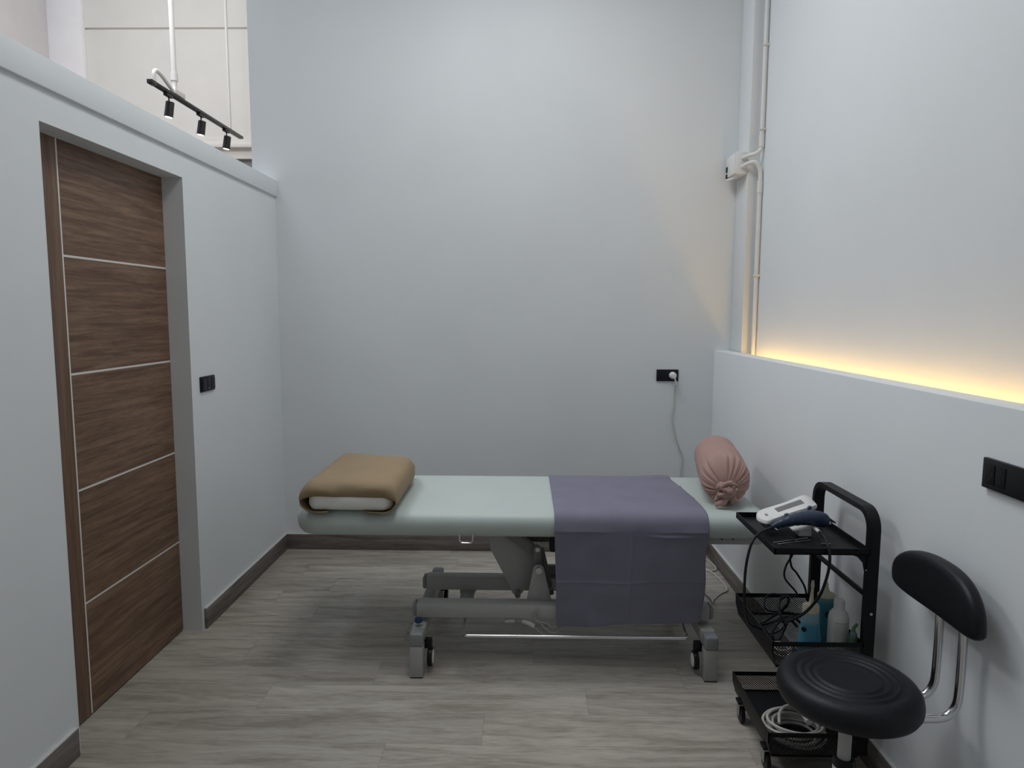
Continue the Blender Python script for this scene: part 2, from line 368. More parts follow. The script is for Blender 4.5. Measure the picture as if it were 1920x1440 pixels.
MB().tube([(.898, D - .04, 1.035), (.899, yw, .99), (.898, yw, .925), (.893, yw, .87), (.888, yw, .832), (.899, yw, .775), (.915, yw, .71), (.94, yw, .64), (.957, yw, .602), (.955, yw, .55), (.95, yw, .49), (.95, yw - .01, .3), (.99, yw - .02, .08), (1.03, yw - .06, .006), (1.08, 3.90, .005), (1.107, 3.80, .005), (1.10, 3.72, .005), (1.05, 3.70, .005), (1.045, 3.74, .005), (1.07, 3.66, .005),
      (1.085, 3.55, .005), (1.08, 3.44, .005), (1.03, 3.39, .005), (.97, 3.31, .005), (.94, 3.22, .03), (.89, 3.12, .1), (.80, 3.02, .2)], .0042, 8, smooth=5).build('cord', CABW, pg)
rs = thing('wall_socket', 'black long wall socket on the right half wall above the stool backrest', 'socket', (XR, 1.55, 1.04))
MB().box(XR - .012, XR, 1.46, 1.626, 1.036, 1.109, bev=.002).build('plate', BLACKP, rs)
for yy in (1.598, 1.562):
    MB().box(XR - .0135, XR - .0118, yy - .016, yy + .016, 1.048, 1.097, bev=.0005).build('socket_face', BLACKM, rs)
    for dy, dz in ((.0, .012), (-.008, 0), (.0, -.012)):
        MB().box(XR - .0139, XR - .0134, yy + dy - .0022, yy + dy + .0022, 1.0725 + dz - .004, 1.0725 + dz + .004).build('socket_hole', BINK, rs)

# ------------------------------------------------------------------ track light in the hall
tr = thing('track_light', 'dark track rail with three spotlights hanging over the partition', 'track light', (-2.4, 5.2, 2.9))
MB().box(-2.418, -2.382, 4.5, 5.85, 2.907, 2.928, bev=.002).build('track_rail', GMETAL, tr)
MB().box(-2.418, -2.382, 4.44, 4.5, 2.903, 2.93, bev=.003).build('feed_end', GMETAL, tr)
MB().tube([(-2.4, 4.76, 2.93), (-2.4, 4.76, ZC)], .017, 14).build('hanging_tube', PIPEW, tr)
MB().tube([(-2.4, 5.63, 2.93), (-2.4, 5.63, ZC)], .012, 14).build('hanging_tube', PIPEW, tr)
MB().tube([(-2.4, 4.50, 2.93), (-2.4, 4.50, 2.985), (-2.4, 4.53, 3.01), (-2.4, 4.60, 3.0), (-2.4, 4.70, 2.96), (-2.4, 4.75, 2.945)], .013, 12, smooth=5).build('conduit_bend', PIPEW, tr)
MB().lathe([(.017, 3.02), (.023, 3.02), (.023, 3.07), (.017, 3.07)], (-2.4, 4.76, 0), 16).build('coupling', PIPEW, tr)
MB().box(-2.425, -2.375, 4.72, 4.86, 2.928, 2.965, bev=.006).build('mounting_block', WPLAS, tr)
for yy in (4.675, 5.13, 5.56):
    sp = thing('x', None, None, (-2.4, yy, 2.76)); sp.name = 'spotlight'; sp.parent = tr; sp.matrix_parent_inverse = Matrix.Identity(4); sp.location = Vector((-2.4, yy, 2.76)) - Vector(tr.location)
    MB().box(-2.414, -2.386, yy - .045, yy + .035, 2.888, 2.907, bev=.002).build('adapter', GMETAL, sp)
    MB().tube([(-2.4, yy, 2.89), (-2.4, yy, 2.855)], .005, 8).build('swivel', GMETAL, sp)
    R_ = Matrix.Translation((-2.4, yy, 2.808)) @ Matrix.Rotation(.16, 4, 'Y')
    MB().lathe([(.024, .05), (.027, .047), (.0285, -.048), (.025, -.05)], n=24, M=R_).build('lamp_head', GMETAL, sp)
    MB().lathe([(.022, -.0525), (.024, -.05)], n=24, M=R_).build('lamp_face', SPOTE, sp)

# ------------------------------------------------------------------ treatment table
tb = thing('treatment_table', 'mint green vinyl treatment table on a grey metal lifting frame', 'treatment table', (.04, 2.95, 0))
ZT = .655; TX, TY, THX, THY = .035, 2.955, .972, .345
def mattop(x, y): return 0
mprof = [(.040, .552), (.020, .558), (.008, .573), (.002, .594), (.002, .616), (.012, .635), (.028, .648), (.055, .6545), (.09, ZT)]
mm = MB(); slab(mm, TX, TY, THX, THY, .12, mprof, n=10)
mm.build('mattress', MINT, tb, ang=60)
fr = MB().box(.15, .96, 2.645, 2.685, .528, .566, bev=.002).box(.15, .96, 3.215, 3.255, .528, .566, bev=.002).box(.92, .96, 2.685, 3.215, .528, .566)
fr.box(-.15, .15, 2.72, 2.75, .54, .566).box(-.15, .15, 3.15, 3.18, .54, .566).box(-.86, -.15, 2.80, 2.83, .55, .566).box(-.86, -.15, 3.08, 3.11, .55, .566)
fr.build('top_frame', GREYP, tb)
MB().prism([(-.636, .56), (-.618, .56), (-.618, .535)], 'y', 2.74, 2.76).build('bolt_tab', GREYD, tb)
MB().prism([(-.345, .55), (-.295, .55), (-.32, .54)], 'y', 2.74, 2.76).build('bolt_tab', GREYD, tb)
for x in (.80, .845):
    MB().lathe([(.004, 0), (.004, .003)], (x, 2.6425, .552), 10, M=Matrix.Rotation(-PI / 2, 4, 'X')).build('screw', BLACKP, tb)
MB().tube([(-.252, 2.615, .572), (-.252, 2.612, .548), (-.246, 2.612, .538), (-.24, 2.612, .5355), (-.211, 2.612, .5355), (-.205, 2.612, .538), (-.199, 2.612, .548), (-.199, 2.615, .572)], .0032, 10, smooth=4).build('ring_handle', CHROME, tb)
# base rails
def rail(y0, name):
    MB().box(-.435, .765, y0, y0 + .066, .204, .262, bev=.004).build(name, GREYP, tb, ang=25)
    for x0, x1 in ((-.452, -.435), (.765, .782)):
        MB().box(x0, x1, y0 + .002, y0 + .064, .206, .26, bev=.0085, seg=3).build('end_cap', CAPG, tb)
rail(2.65, 'base_rail'); rail(2.93, 'base_rail')
for xa, sx in ((-.446, 1), (.722, -1)):
    xb = xa + .052; xi = xb + .02 if sx > 0 else xa - .02
    ft = thing('x', None, None); ft.name = 'foot'; ft.parent = tb; ft.location = -Vector(tb.location)
    ft.matrix_parent_inverse = Matrix.Identity(4)
    MB().box(xa, xb, 2.60, 3.20, .132, .184, bev=.002).build('foot_beam', GREYP, ft, ang=25)
    for y0, y1 in ((2.543, 2.60), (3.20, 3.257)):
        MB().box(xa - .001, xb + .001, y0, y1, .130, .186, bev=.009, seg=3).build('corner_cap', CAPG, ft)
        MB().box(xa, xb, y0 + .001, y1 - .004, .004, .131, bev=.003).build('leg', GREYP, ft)
        MB().box(xa + .001, xb - .001, y0 + .002, y1 - .005, 0, .005).build('rubber_pad', BLACKP, ft)
    for yy in (2.615, 3.185):
        wx = xi
        MB().lathe([(.026, -.011), (.037, -.009), (.039, 0), (.037, .009), (.026, .011)], (wx, yy, .056), 28, M=Matrix.Rotation(PI / 2, 4, 'Y')).build('wheel', BLACKP, ft)
        MB().lathe([(.004, -.0145), (.024, -.0125), (.028, -.0105), (.028, .0105), (.024, .0125), (.004, .0145)], (wx, yy, .056), 24, M=Matrix.Rotation(PI / 2, 4, 'Y')).build('wheel_hub', WPILL, ft)
        MB().box(min(xb, wx) - .004 if sx > 0 else wx - .008, wx + .008 if sx > 0 else xa + .004, yy - .012, yy + .012, .095, .135, bev=.003).build('wheel_bracket', BLACKP, ft)
MB().lathe([(.005, .184), (.0055, .2)], (-.421, 2.615, 0), 12).build('knob_stem', STEEL, tb)
MB().lathe([(.006, .2), (.015, .203), (.0165, .211), (.014, .218), (.006, .221)], (-.421, 2.615, 0), 24).build('lock_knob', BLUEK, tb)
# lifting arm
def yprism(pts, y0, y1, m, name, bev=.002): return MB().prism(pts, 'y', y0, y1, bev=bev).build(name, m, tb)
yprism([(-.15, .535), (-.138, .443), (-.056, .283), (-.042, .247), (-.028, .237), (-.010, .239), (.004, .255), (.047, .349), (.063, .405), (-.05, .50), (-.05, .535)], 2.80, 2.812, GREYP, 'lift_plate')
yprism([(-.15, .535), (-.138, .443), (-.056, .283), (-.042, .247), (-.028, .237), (-.010, .239), (.004, .255), (.047, .349), (.063, .405), (-.05, .50), (-.05, .535)], 2.95, 2.962, GREYP, 'lift_plate')
yprism([(-.10, .525), (-.03, .525), (.075, .455), (.075, .415), (.03, .43)], 2.775, 2.80, GREYD, 'lift_link')
MB().tube([(-.02, 2.76, .255), (-.02, 3.0, .255)], .012, 16).build('pivot_bolt', STEEL, tb)
yprism([(.046, .402), (.056, .413), (.076, .413), (.088, .402), (.121, .262), (.019, .262)], 2.70, 2.712, GREYP, 'foot_plate')
MB().tube([(.068, 2.69, .392), (.068, 2.98, .392)], .0135, 18).build('pivot_bolt', STEEL, tb)
yprism([(.045, .47), (.055, .483), (.07, .483), (.08, .47), (.083, .38), (.05, .38)], 2.735, 2.75, GREYD, 'swing_arm')
MB().tube([(.063, 2.728, .468), (.063, 2.80, .468)], .010, 16).build('pivot_bolt', STEEL, tb)
MB().tube([(.080, 2.765, .46), (.125, 2.765, .262)], .011, 10).build('gas_spring', GREYD, tb)
MB().box(-.02, .62, 2.962, 3.0, .42, .46, bev=.005).build('cross_tube', GREYD, tb)
MB().box(.06, .70, 2.955, 2.99, .262, .31, bev=.005).build('motor_rail', GREYD, tb)
MB().box(.113, .30, 2.73, 2.80, .455, .53, bev=.01).build('motor_box', BLACKP, tb)
MB().box(-.275, -.215, 2.716, 2.98, .188, .206, bev=.003).build('cross_bracket', GREYP, tb)
MB().prism([(-.285, .19), (-.215, .19), (-.205, .206), (-.26, .206)], 'y', 2.93, 2.99, bev=.002).build('cross_bracket', GREYP, tb)
# chrome foot bar
MB().tube([(-.232, 2.68, .215), (-.236, 2.66, .19), (-.236, 2.60, .178), (-.232, 2.565, .178), (-.215, 2.55, .1785), (-.18, 2.55, .1785), (.2, 2.55, .1785), (.6, 2.55, .1785), (.64, 2.552, .1785), (.655, 2.57, .178), (.656, 2.62, .18), (.656, 2.68, .215)], .0065, 12, smooth=4).build('foot_bar', CHROME, tb)
MB().tube([(-.07, 2.665, .188), (-.045, 2.662, .192), (-.03, 2.66, .191)], .0095, 10).build('cable_connector', CABW, tb)
MB().tube([(.0, 2.66, .192), (.03, 2.655, .182), (.05, 2.65, .172)], .010, 10).build('cable_connector', CABW, tb)
for pts_ in ([(-.03, 2.66, .191), (-.01, 2.66, .197), (.0, 2.66, .192)], [(.05, 2.65, .172), (.07, 2.64, .155), (.09, 2.64, .145), (.13, 2.66, .15), (.2, 2.68, .18)],
             [(.07, 2.644, .25), (.05, 2.643, .23), (.06, 2.64, .2), (.1, 2.64, .19), (.13, 2.64, .175), (.2, 2.65, .19)], [(.075, 2.64, .19), (.1, 2.635, .165), (.125, 2.64, .15), (.15, 2.64, .16), (.13, 2.64, .185)],
             [(.11, 2.73, .29), (.13, 2.73, .31), (.16, 2.74, .30)]):
    MB().tube(pts_, .003, 8, smooth=5).build('control_cable', CABG, tb)

# ------------------------------------------------------------------ purple cloth draped over the table
def mat_edge_profile(off, back=False):
    """(y,z) path over the mattress from back, over the top, down the front"""
    pts = []
    for t in range(7):                         # back edge hanging down a little
        a = t / 6; pts.append((TY + THY + off, .60 + a * .02))
    for ins, z in mprof[4:]: pts.append((TY + THY - ins + off * .7, z + off))
    for k in range(1, 80): pts.append((TY + THY - .09 - k / 80 * (2 * THY - .18), ZT + off))
    for ins, z in reversed(mprof[4:]): pts.append((TY - THY + ins - off * .7, z + off))
    return pts
path = mat_edge_profile(.004)
path = path[5:]
NS = 110; NU = 110
vs = []; fs = []
def cloth_x(y, z, u):
    t = max(0, min(1, (y - 2.61) / (3.30 - 2.61)))
    xl = .1265 + (0 if z > .6 else (.6 - z) / .4 * .014)
    xr = .737 - .028 * t ** 1.5 + .006 * math.sin(t * 5)
    if z < .6: xr = .737 - (.6 - z) / .4 * .012 + .004 * math.sin(z * 22)
    return xl + (xr - xl) * u
rows = []
for y, z in path: rows.append((y, z, 0))
zb = .60; y0 = TY - THY - .005
for k in range(1, NS + 1): rows.append((y0, zb, k / NS))
for ri, (y, z, h) in enumerate(rows):
    for j in range(NU + 1):
        u = j / NU
        zz = z; yy = y
        if h > 0:
            bot = .186 + .026 * u - .004 * math.sin(u * 9)
            zz = zb + (bot - zb) * h
            yy = y0 + .002 * min(1, h * 6) + .016 * max(0, h - .08) ** 1.3 + h * .006 * math.sin(u * 7 + 1.2) + .0035 * h * math.sin(u * 17 + zz * 6)
            yy -= .0028 * math.exp(-((u - .5 - .01 * math.sin(zz * 14)) / .010) ** 2)            # vertical fold crease
            yy -= .0026 * math.exp(-((zz - .372 - .012 * u - .003 * math.sin(u * 11)) / .004) ** 2) * (1 - .6 * u)    # horizontal fold crease
            yy -= .007 * math.exp(-((zz - .568 - .12 * (u - .78) ** 2) / .006) ** 2) * max(0, 1 - abs(u - .78) / .2)
            yy -= .004 * math.exp(-((zz - .588) / .006) ** 2) * (.5 + .5 * math.sin(u * 9))
            yy += .003 * noise.noise(Vector((u * 7, zz * 14, 2)))
        elif y < 3.2 and y > 2.72:
            zz += .0035 * math.exp(-((y - 3.04) / .012) ** 2) * (.3 + u) + .0035 * math.exp(-((y - 2.86) / .012) ** 2) + .0012 * math.exp(-((u - .5) / .015) ** 2)
            zz += .0012 * noise.noise(Vector((u * 6, y * 9, 0)))
        if ri < 9 and u > .55: zz += .006 * math.exp(-((u - .93) / .12) ** 2)
        x = cloth_x(y, zz if h > 0 else .65, u)
        vs.append((x, yy, zz))
for r in range(len(rows) - 1):
    for j in range(NU):
        a = r * (NU + 1) + j; fs.append((a, a + 1, a + NU + 2, a + NU + 1))
cm = MB(); cm.add(vs, fs)
clo = cm.build('cloth', CLOTH, ang=80)
md = clo.modifiers.new('thick', 'SOLIDIFY'); md.thickness = .002; md.offset = 0
tag(clo, 'purple grey cloth laid across the treatment table and hanging down its front', 'cloth')

# ------------------------------------------------------------------ pillow in khaki cover
pw = thing('pillow', 'flat pillow in a khaki brown cover at the left end of the table', 'pillow', (-.68, 2.93, ZT))
ip = MB(); slab(ip, -.690, 2.902, .174, .300, .05, [(.03, .664), (.008, .668), (0, .685), (0, .715), (.006, .735), (.03, .748), (.06, .752)], n=6,
                zf=lambda x, y, z: .004 * noise.noise(Vector((x * 14, y * 14, z * 10))))
ip.build('pillow_core', WPILL, pw, ang=60)
def cshape(xl, xr, z0, z1, r, gapl, gapr, lip):
    """open C outline in x,z: from bottom right flap round over the top to the bottom left flap"""
    pts = [(gapr, z0 + lip), ((gapr + xr - r) / 2, z0 + lip * .3), (xr - r, z0)]
    for cx, cz, a0 in ((xr - r, z0 + r, -PI / 2), (xr - r, z1 - r, 0)):
        for i in range(1, 7): a = a0 + PI / 2 * i / 6; pts.append((cx + r * math.cos(a), cz + r * math.sin(a)))
    for k in range(1, 10): pts.append((xr - r + (xl - xr + 2 * r) * k / 10, z1))
    for cx, cz, a0 in ((xl + r, z1 - r, PI / 2), (xl + r, z0 + r, PI)):
        for i in range(0 if a0 < PI else 1, 7): a = a0 + PI / 2 * i / 6; pts.append((cx + r * math.cos(a), cz + r * math.sin(a)))
    pts += [((xl + r + gapl) / 2, z0 + lip * .3), (gapl, z0 + lip)]
    return pts
secs = []
ys = [(2.607, 1), (2.602, .9), (2.600, .75), (2.599, .58), (2.601, .42), (2.606, .28), (2.614, .16), (2.625, .07), (2.64, .02)] + [(y, 0) for y in (2.66, 2.68, 2.70, 2.74, 2.80, 2.87, 2.95, 3.03, 3.1, 3.17, 3.205, 3.222, 3.228)]
for y, dp in ys:
    z1 = .779; xl = -.888; xr = -.503; r = .052
    if y > 3.15:
        q = (y - 3.15) / .078; s_ = 1 - math.sqrt(max(0, 1 - q * q)) if q < 1 else 1
        z1 -= .05 * s_; xl += .03 * s_; xr -= .03 * s_
    gl, gr = (-.775, -.635) if y < 2.75 else (-.70, -.69)
    secs.append((y, dp, cshape(xl, xr, .6578, z1, min(r, (z1 - .658) / 2 - .002), gl, gr, .004)))
vs = []; fs = []; m = len(secs[0][2])
for y, dp, q in secs:
    for k, (x, z) in enumerate(q):
        tx = (x + .888) / .385
        zz = z; hi = max(0, min(1, (z - .69) / .08))
        zz -= (.054 + .006 * tx) * dp * hi
        wv = .014 * math.exp(-((x + .755) / .03) ** 2) - .004 * math.sin(x * 40)
        zz -= wv * hi * (4 * dp * (1 - dp)) if dp else 0
        yo = .010 * math.sin(x * 31 + 1) * hi * (1 - abs(2 * dp - 1)) if dp else 0
        n_ = .003 * noise.noise(Vector((x * 9, y * 7, z * 8))) if z > .70 else 0
        yy = 2.598 + (y - 2.598) * (1 - .17 * max(0, tx) ** 1.5) - yo * .6 + (.008 * noise.noise(Vector((x * 16, 3, z * 14))) if y < 2.61 and z < .68 else 0)
        vs.append((x + .003 * noise.noise(Vector((y * 9, z * 30, 0))), yy, max(zz + n_, .6575)))
for a in range(len(secs) - 1):
    for k in range(m - 1): fs.append((a * m + k, a * m + k + 1, (a + 1) * m + k + 1, (a + 1) * m + k))
la = (len(secs) - 1) * m; fs.append(tuple(la + k for k in range(m)))
pc = MB(); pc.add(vs, fs); pco = pc.build('pillow_cover', KHAKI, pw, ang=70)
md = pco.modifiers.new('thick', 'SOLIDIFY'); md.thickness = .0022; md.offset = 1

# ------------------------------------------------------------------ rose bolster
bo = thing('bolster', 'dusty rose bolster with a gathered knotted end at the right end of the table', 'bolster', (.87, 3.0, ZT))
A = Vector((.842, 2.745, .7615)); B = Vector((.948, 3.30, .7615)); ax = (B - A); L_ = ax.length; ax.normalize()
Mb = Matrix.Translation(A) @ ax.to_track_quat('Z', 'Y').to_matrix().to_4x4()
RB = .101
prof = []
for k in range(15):
    a = k / 14 * PI / 2; prof.append((.016 + (RB - .016) * math.sin(a), -.012 + .075 * (1 - math.cos(a))))
for k in range(1, 9): prof.append((RB + .003 * math.sin(k * .4), .063 + (L_ - .12) * k / 9))
for k in range(0, 9):
    a = k / 8 * PI / 2; prof.append((.012 + (RB - .012) * math.cos(a), L_ - .045 + .045 * math.sin(a)))
npl = 200
def pleat(a, k):
    if k > 17: return 1
    amp = .12 * (1 - abs(k - 5) / 13) if k > 5 else .03 + .015 * k
    if k > 13: amp = .105 * max(0, (18 - k)) / 14 * .5
    c1 = abs(math.sin(a * 8 + .9 * math.sin(a * 3))); c2 = abs(math.sin(a * 12 + 1.6 * math.sin(a * 2 + 1)))
    return 1 - amp * 1.25 * ((1 - c1) ** 1.6 * .9 + (1 - c2) ** 1.6 * .6)
bb = MB().lathe(prof, n=npl, M=Mb, fn=pleat)
for i in range(15 * npl):
    k = i // npl; x_, y_, z_ = bb.v[i]; bb.v[i] = (x_, y_, max(z_ - .03 * (1 - k / 14), .6575))
bb.build('bolster_body', ROSE, bo, ang=60)
kn = MB()
def kp(x, y, z): return Mb @ Vector((x, y, z))
def strap(pts, r, rs_):
    kn.tube([kp(*p) for p in pts], r, 12, smooth=5, rs=rs_, flat=1.5)
for pts_, w_ in (([(-.034, .014, -.004), (-.012, .024, -.026), (.014, .018, -.032), (.034, -.004, -.018)], [.007, .013, .014, .008]),
                ([(-.030, -.016, -.012), (-.012, -.002, -.036), (.012, .008, -.038), (.030, .022, -.014)], [.008, .013, .013, .008]),
                ([(-.036, -.002, -.014), (-.016, -.014, -.038), (.010, -.020, -.040), (.032, -.020, -.024)], [.007, .011, .012, .008]),
                ([(-.018, .004, -.02), (-.004, .0, -.030), (.012, -.006, -.030)], [.014, .017, .013]),
                ([(-.004, -.024, -.028), (.010, -.042, -.036), (.026, -.052, -.036), (.046, -.060, -.030)], [.009, .012, .010, .003]),
                ([(-.012, -.022, -.026), (-.026, -.038, -.024), (-.034, -.050, -.018)], [.009, .011, .005]),
                ([(.012, -.016, -.024), (.030, -.030, -.026), (.036, -.042, -.022)], [.008, .010, .005])):
    strap([(a_, b_ - .028, c_) for a_, b_, c_ in pts_], .01, w_)
for v in range(len(kn.v)):
    p = Vector(kn.v[v]); q = noise.noise(p * 75) * .009; kn.v[v] = (p.x + q, p.y - abs(q), max(p.z + q, .660))
kn.build('knot', ROSE, bo, ang=60)

# ------------------------------------------------------------------ black trolley
tl = thing('utility_trolley', 'black metal three tier trolley with arched handle beside the half wall', 'trolley', (.92, 2.18, 0))
FX0, FX1 = 1.040, 1.076
def arch(y0, y1, z0, z1, r, t):
    out = [(y0, z0)]; inn = [(y0 + t, z0)]
    for i in range(9): a = PI - PI / 2 * i / 8; out.append((y0 + r + r * math.cos(a), z1 - r + r * math.sin(a))); inn.append((y0 + r + (r - t) * math.cos(a), z1 - r + (r - t) * math.sin(a)))
    for i in range(9): a = PI / 2 - PI / 2 * i / 8; out.append((y1 - r + r * math.cos(a), z1 - r + r * math.sin(a))); inn.append((y1 - r + (r - t) * math.cos(a), z1 - r + (r - t) * math.sin(a)))
    out.append((y1, z0)); inn.append((y1 - t, z0)); return out, inn
out, inn = arch(1.985, 2.385, .085, .868, .065, .017)
vs = []; n = len(out)
for X in (FX0, FX1):
    vs += [(X, y, z) for y, z in out] + [(X, y, z) for y, z in inn]
fs = []
for i in range(n - 1):
    fs += [(i, i + 1, n + i + 1, n + i), (2 * n + i, 3 * n + i, 3 * n + i + 1, 2 * n + i + 1), (i, 2 * n + i, 2 * n + i + 1, i + 1), (n + i, n + i + 1, 3 * n + i + 1, 3 * n + i)]
fs += [(0, n, 3 * n, 2 * n), (n - 1, 3 * n - 1, 4 * n - 1, 2 * n - 1)]
MB().add(vs, fs).build('handle_frame', BLACKM, tl)
MB().tube([(1.058, 1.995, .592), (1.058, 2.375, .592)], .0085, 10).build('brace_bar', BLACKM, tl)
MB().tube([(1.058, 1.995, .12), (1.058, 2.375, .12)], .0085, 10).build('brace_bar', BLACKM, tl)
# top tray
TX0, TX1, TY0, TY1 = .757, 1.042, 1.975, 2.345
tt = MB().box(TX0 + .01, TX1, TY0, TY1, .732, .735)
tt.box(TX0, TX0 + .0025, TY0, TY1, .733, .752).box(TX0, TX1, TY1 - .0025, TY1, .733, .752).box(TX0, TX1, TY0, TY0 + .0025, .733, .752).box(TX1 - .0025, TX1, TY0, TY1, .733, .752).box(TX0, TX0 + .012, TY0, TY1, .732, .735)
tt.build('top_tray', BLACKM, tl)
for y in (1.988, 2.362):
    MB().prism([(1.042, .732), (.985, .732), (1.012, .722), (1.028, .704), (1.034, .678), (1.042, .676)], 'y', y, y + .003).build('tray_bracket', BLACKM, tl)
MB().lathe([(.0025, 0), (.0025, .002)], (1.037, 1.985, .683), 8, M=Matrix.Rotation(PI / 2, 4, 'X')).build('rivet', STEEL, tl)
MB().lathe([(.0045, 0), (.0045, .003)], (1.06, 1.985, .545), 12, M=Matrix.Rotation(PI / 2, 4, 'X')).build('screw', STEEL, tl)
def basket(zt, zb_, ins, solidfloor, nm):
    b_ = thing('x', None, None); b_.name = nm; b_.parent = tl; b_.location = -Vector(tl.location); b_.matrix_parent_inverse = Matrix.Identity(4)
    x0, x1, y0, y1 = .768, 1.045, 1.985, 2.35
    rim = MB()
    rim.box(x0, x1, y0, y0 + .003, zt - .014, zt).box(x0, x1, y1 - .003, y1, zt - .014, zt).box(x0, x0 + .003, y0, y1, zt - .014, zt).box(x1 - .003, x1, y0, y1, zt - .014, zt)
    for xx, zq in ((x0 + .001, zt - .036), (x1 - .004, zb_)):
        for yy in (y0 + .001, y1 - .004): rim.box(xx, xx + .003, yy, yy + .003, zq, zt)
    for yy in (y0, y1 - .003): rim.box(x0 + ins, x1, yy, yy + .003, zb_ - .004, zb_ + .004)
    rim.build('rim', BLACKM, b_)
    MB().prism([(x0 + .001, zt - .006), (x0 + .001, zt - .035), (x0 + ins, zb_ - .002), (x0 + ins + .002, zb_ - .002), (x0 + .003, zt - .035), (x0 + .003, zt - .006)], 'y', y0 + .001, y1 - .001).build('end_panel', BLACKM, b_)
    MB().box(x1 - .003, x1 - .0022, y0, y1, zb_, zt - .01).build('mesh_end', MESHYZ, b_)
    for yy in (y0 + .001, y1 - .002):
        MB().add([(x0 + .002, yy, zt - .01), (x1, yy, zt - .01), (x1, yy, zb_), (x0 + ins, yy, zb_), (x0 + .002, yy, zt - .035)], [(0, 1, 2, 3, 4)]).build('mesh_side', MESHXZ, b_, recalc=False)
    if solidfloor: MB().box(x0 + ins, x1, y0, y1, zb_ - .003, zb_).build('basket_floor', BLACKM, b_)
    else: MB().add([(x0 + ins, y0, zb_), (x1, y0, zb_), (x1, y1, zb_), (x0 + ins, y1, zb_)], [(0, 1, 2, 3)]).build('mesh_floor', MESHXY, b_, recalc=False)
basket(.452, .375, .012, False, 'middle_basket')
basket(.155, .082, .012, True, 'bottom_basket')
for cx, cy in ((.785, 2.29), (.785, 2.04), (1.05, 2.31), (1.05, 2.04)):
    cs = thing('x', None, None); cs.name = 'caster'; cs.parent = tl; cs.location = -Vector(tl.location); cs.matrix_parent_inverse = Matrix.Identity(4)
    MB().lathe([(.018, -.008), (.0285, -.0065), (.03, 0), (.0285, .0065), (.018, .008)], (cx, cy, .03), 24, M=Matrix.Rotation(PI / 2, 4, 'Y')).build('wheel', BLACKP, cs)
    MB().box(cx - .012, cx - .0095, cy - .012, cy + .012, .025, .07, bev=.001).box(cx + .0095, cx + .012, cy - .012, cy + .012, .025, .07, bev=.001).box(cx - .012, cx + .012, cy - .014, cy + .014, .066, .072).build('fork', STEEL, cs)
    MB().box(cx - .016, cx + .016, cy - .018, cy + .018, .072, .081, bev=.001).build('caster_plate', BLACKM, cs)

# ------------------------------------------------------------------ white therapy device, stand, handpiece, tools on the top tray
dv = thing('therapy_device', 'white handheld control unit with grey screen lying on the trolley top tray', 'control unit', (.89, 2.22, .735))
Aq, Bq, Cq, Dq = Vector((.778, 2.228, .787)), Vector((.780, 2.125, .787)), Vector((.992, 2.225, .816)), Vector((1.000, 2.345, .822))
def dpt(u, v, dz=0):
    p = (Bq * (1 - u) + Cq * u) * (1 - v) + (Aq * (1 - u) + Dq * u) * v; return Vector((p.x, p.y, p.z + dz))
ol = [(0.03, .12), (.1, 0), (.2, .0), (.5, .04), (.93, .03), (.99, .12), (1, .5), (.99, .85), (.93, .98), (.85, .99), (.6, .93), (.3, .97), (.12, 1.0), (.02, .85), (-.02, .5)]
ol2 = [(p.x, p.y) for p in catmull([Vector((a, b, 0)) for a, b in ol], 4, True)]
def shell(prof_):
    vs = []; fs = []; n = len(ol2)
    for s_, dz in prof_:
        for a, b in ol2: vs.append(dpt(.5 + (a - .5) * s_, .5 + (b - .5) * s_, dz))
    for k in range(len(prof_) - 1):
        for i in range(n): j = (i + 1) % n; fs.append((k * n + i, k * n + j, (k + 1) * n + j, (k + 1) * n + i))
    fs.append(tuple(reversed(range(n)))); fs.append(tuple((len(prof_) - 1) * n + i for i in range(n)))
    return MB().add(vs, fs)
shell([(.95, -.016), (1, -.013), (1.0, -.003), (.97, 0)]).build('upper_shell', WPLAS, dv, ang=50)
shell([(.72, -.046), (.85, -.035), (.96, -.0165)]).build('lower_shell', CAPG, dv, ang=50)
def quad_on(u0, u1, v0, v1, dz, t):
    return MB().add([dpt(u0, v0, dz), dpt(u1, v0, dz), dpt(u1, v1, dz), dpt(u0, v1, dz), dpt(u0, v0, dz + t), dpt(u1, v0, dz + t), dpt(u1, v1, dz + t), dpt(u0, v1, dz + t)],
                    [(0, 1, 2, 3), (4, 5, 6, 7), (0, 1, 5, 4), (1, 2, 6, 5), (2, 3, 7, 6), (3, 0, 4, 7)])
quad_on(.32, .82, .38, .72, -.001, .0018).build('screen', SCREEN, dv)
quad_on(.10, .14, .38, .55, -.001, .0022).build('power_button', CAPG, dv)
for u in (.36, .80): quad_on(u, u + .055, -.05, .06, -.006, .009).build('clip', NAVY, dv)
hp = thing('handpiece', 'dark navy handpiece resting on a white stand in front of the control unit', 'handpiece', (.88, 2.12, .76))
HPp = [(.792, 2.105, .776), (.82, 2.108, .786), (.86, 2.112, .796), (.90, 2.118, .801), (.935, 2.124, .800), (.96, 2.128, .794), (.975, 2.13, .786)]
MB().tube(HPp, .02, 20, smooth=6, rs=[.007, .011, .0145, .018, .0205, .022, .024, .025, .025, .024, .021, .016]).build('grip', NAVY, hp, ang=60)
MB().tube([(.972, 2.13, .787), (.985, 2.131, .781)], .013, 18).build('collar', STEEL, hp)
MB().tube([(.985, 2.131, .781), (.991, 2.131, .778)], .010, 18).build('tip', GMETAL, hp)
MB().prism([(.962, .806), (.975, .808), (1.006, .787), (1.003, .783), (.975, .795)], 'y', 2.122, 2.136, bev=.001).build('guard', NAVY, hp)
MB().tube([(.798, 2.088, .777), (.806, 2.086, .772)], .0014, 8).build('marking', WPLAS, hp)
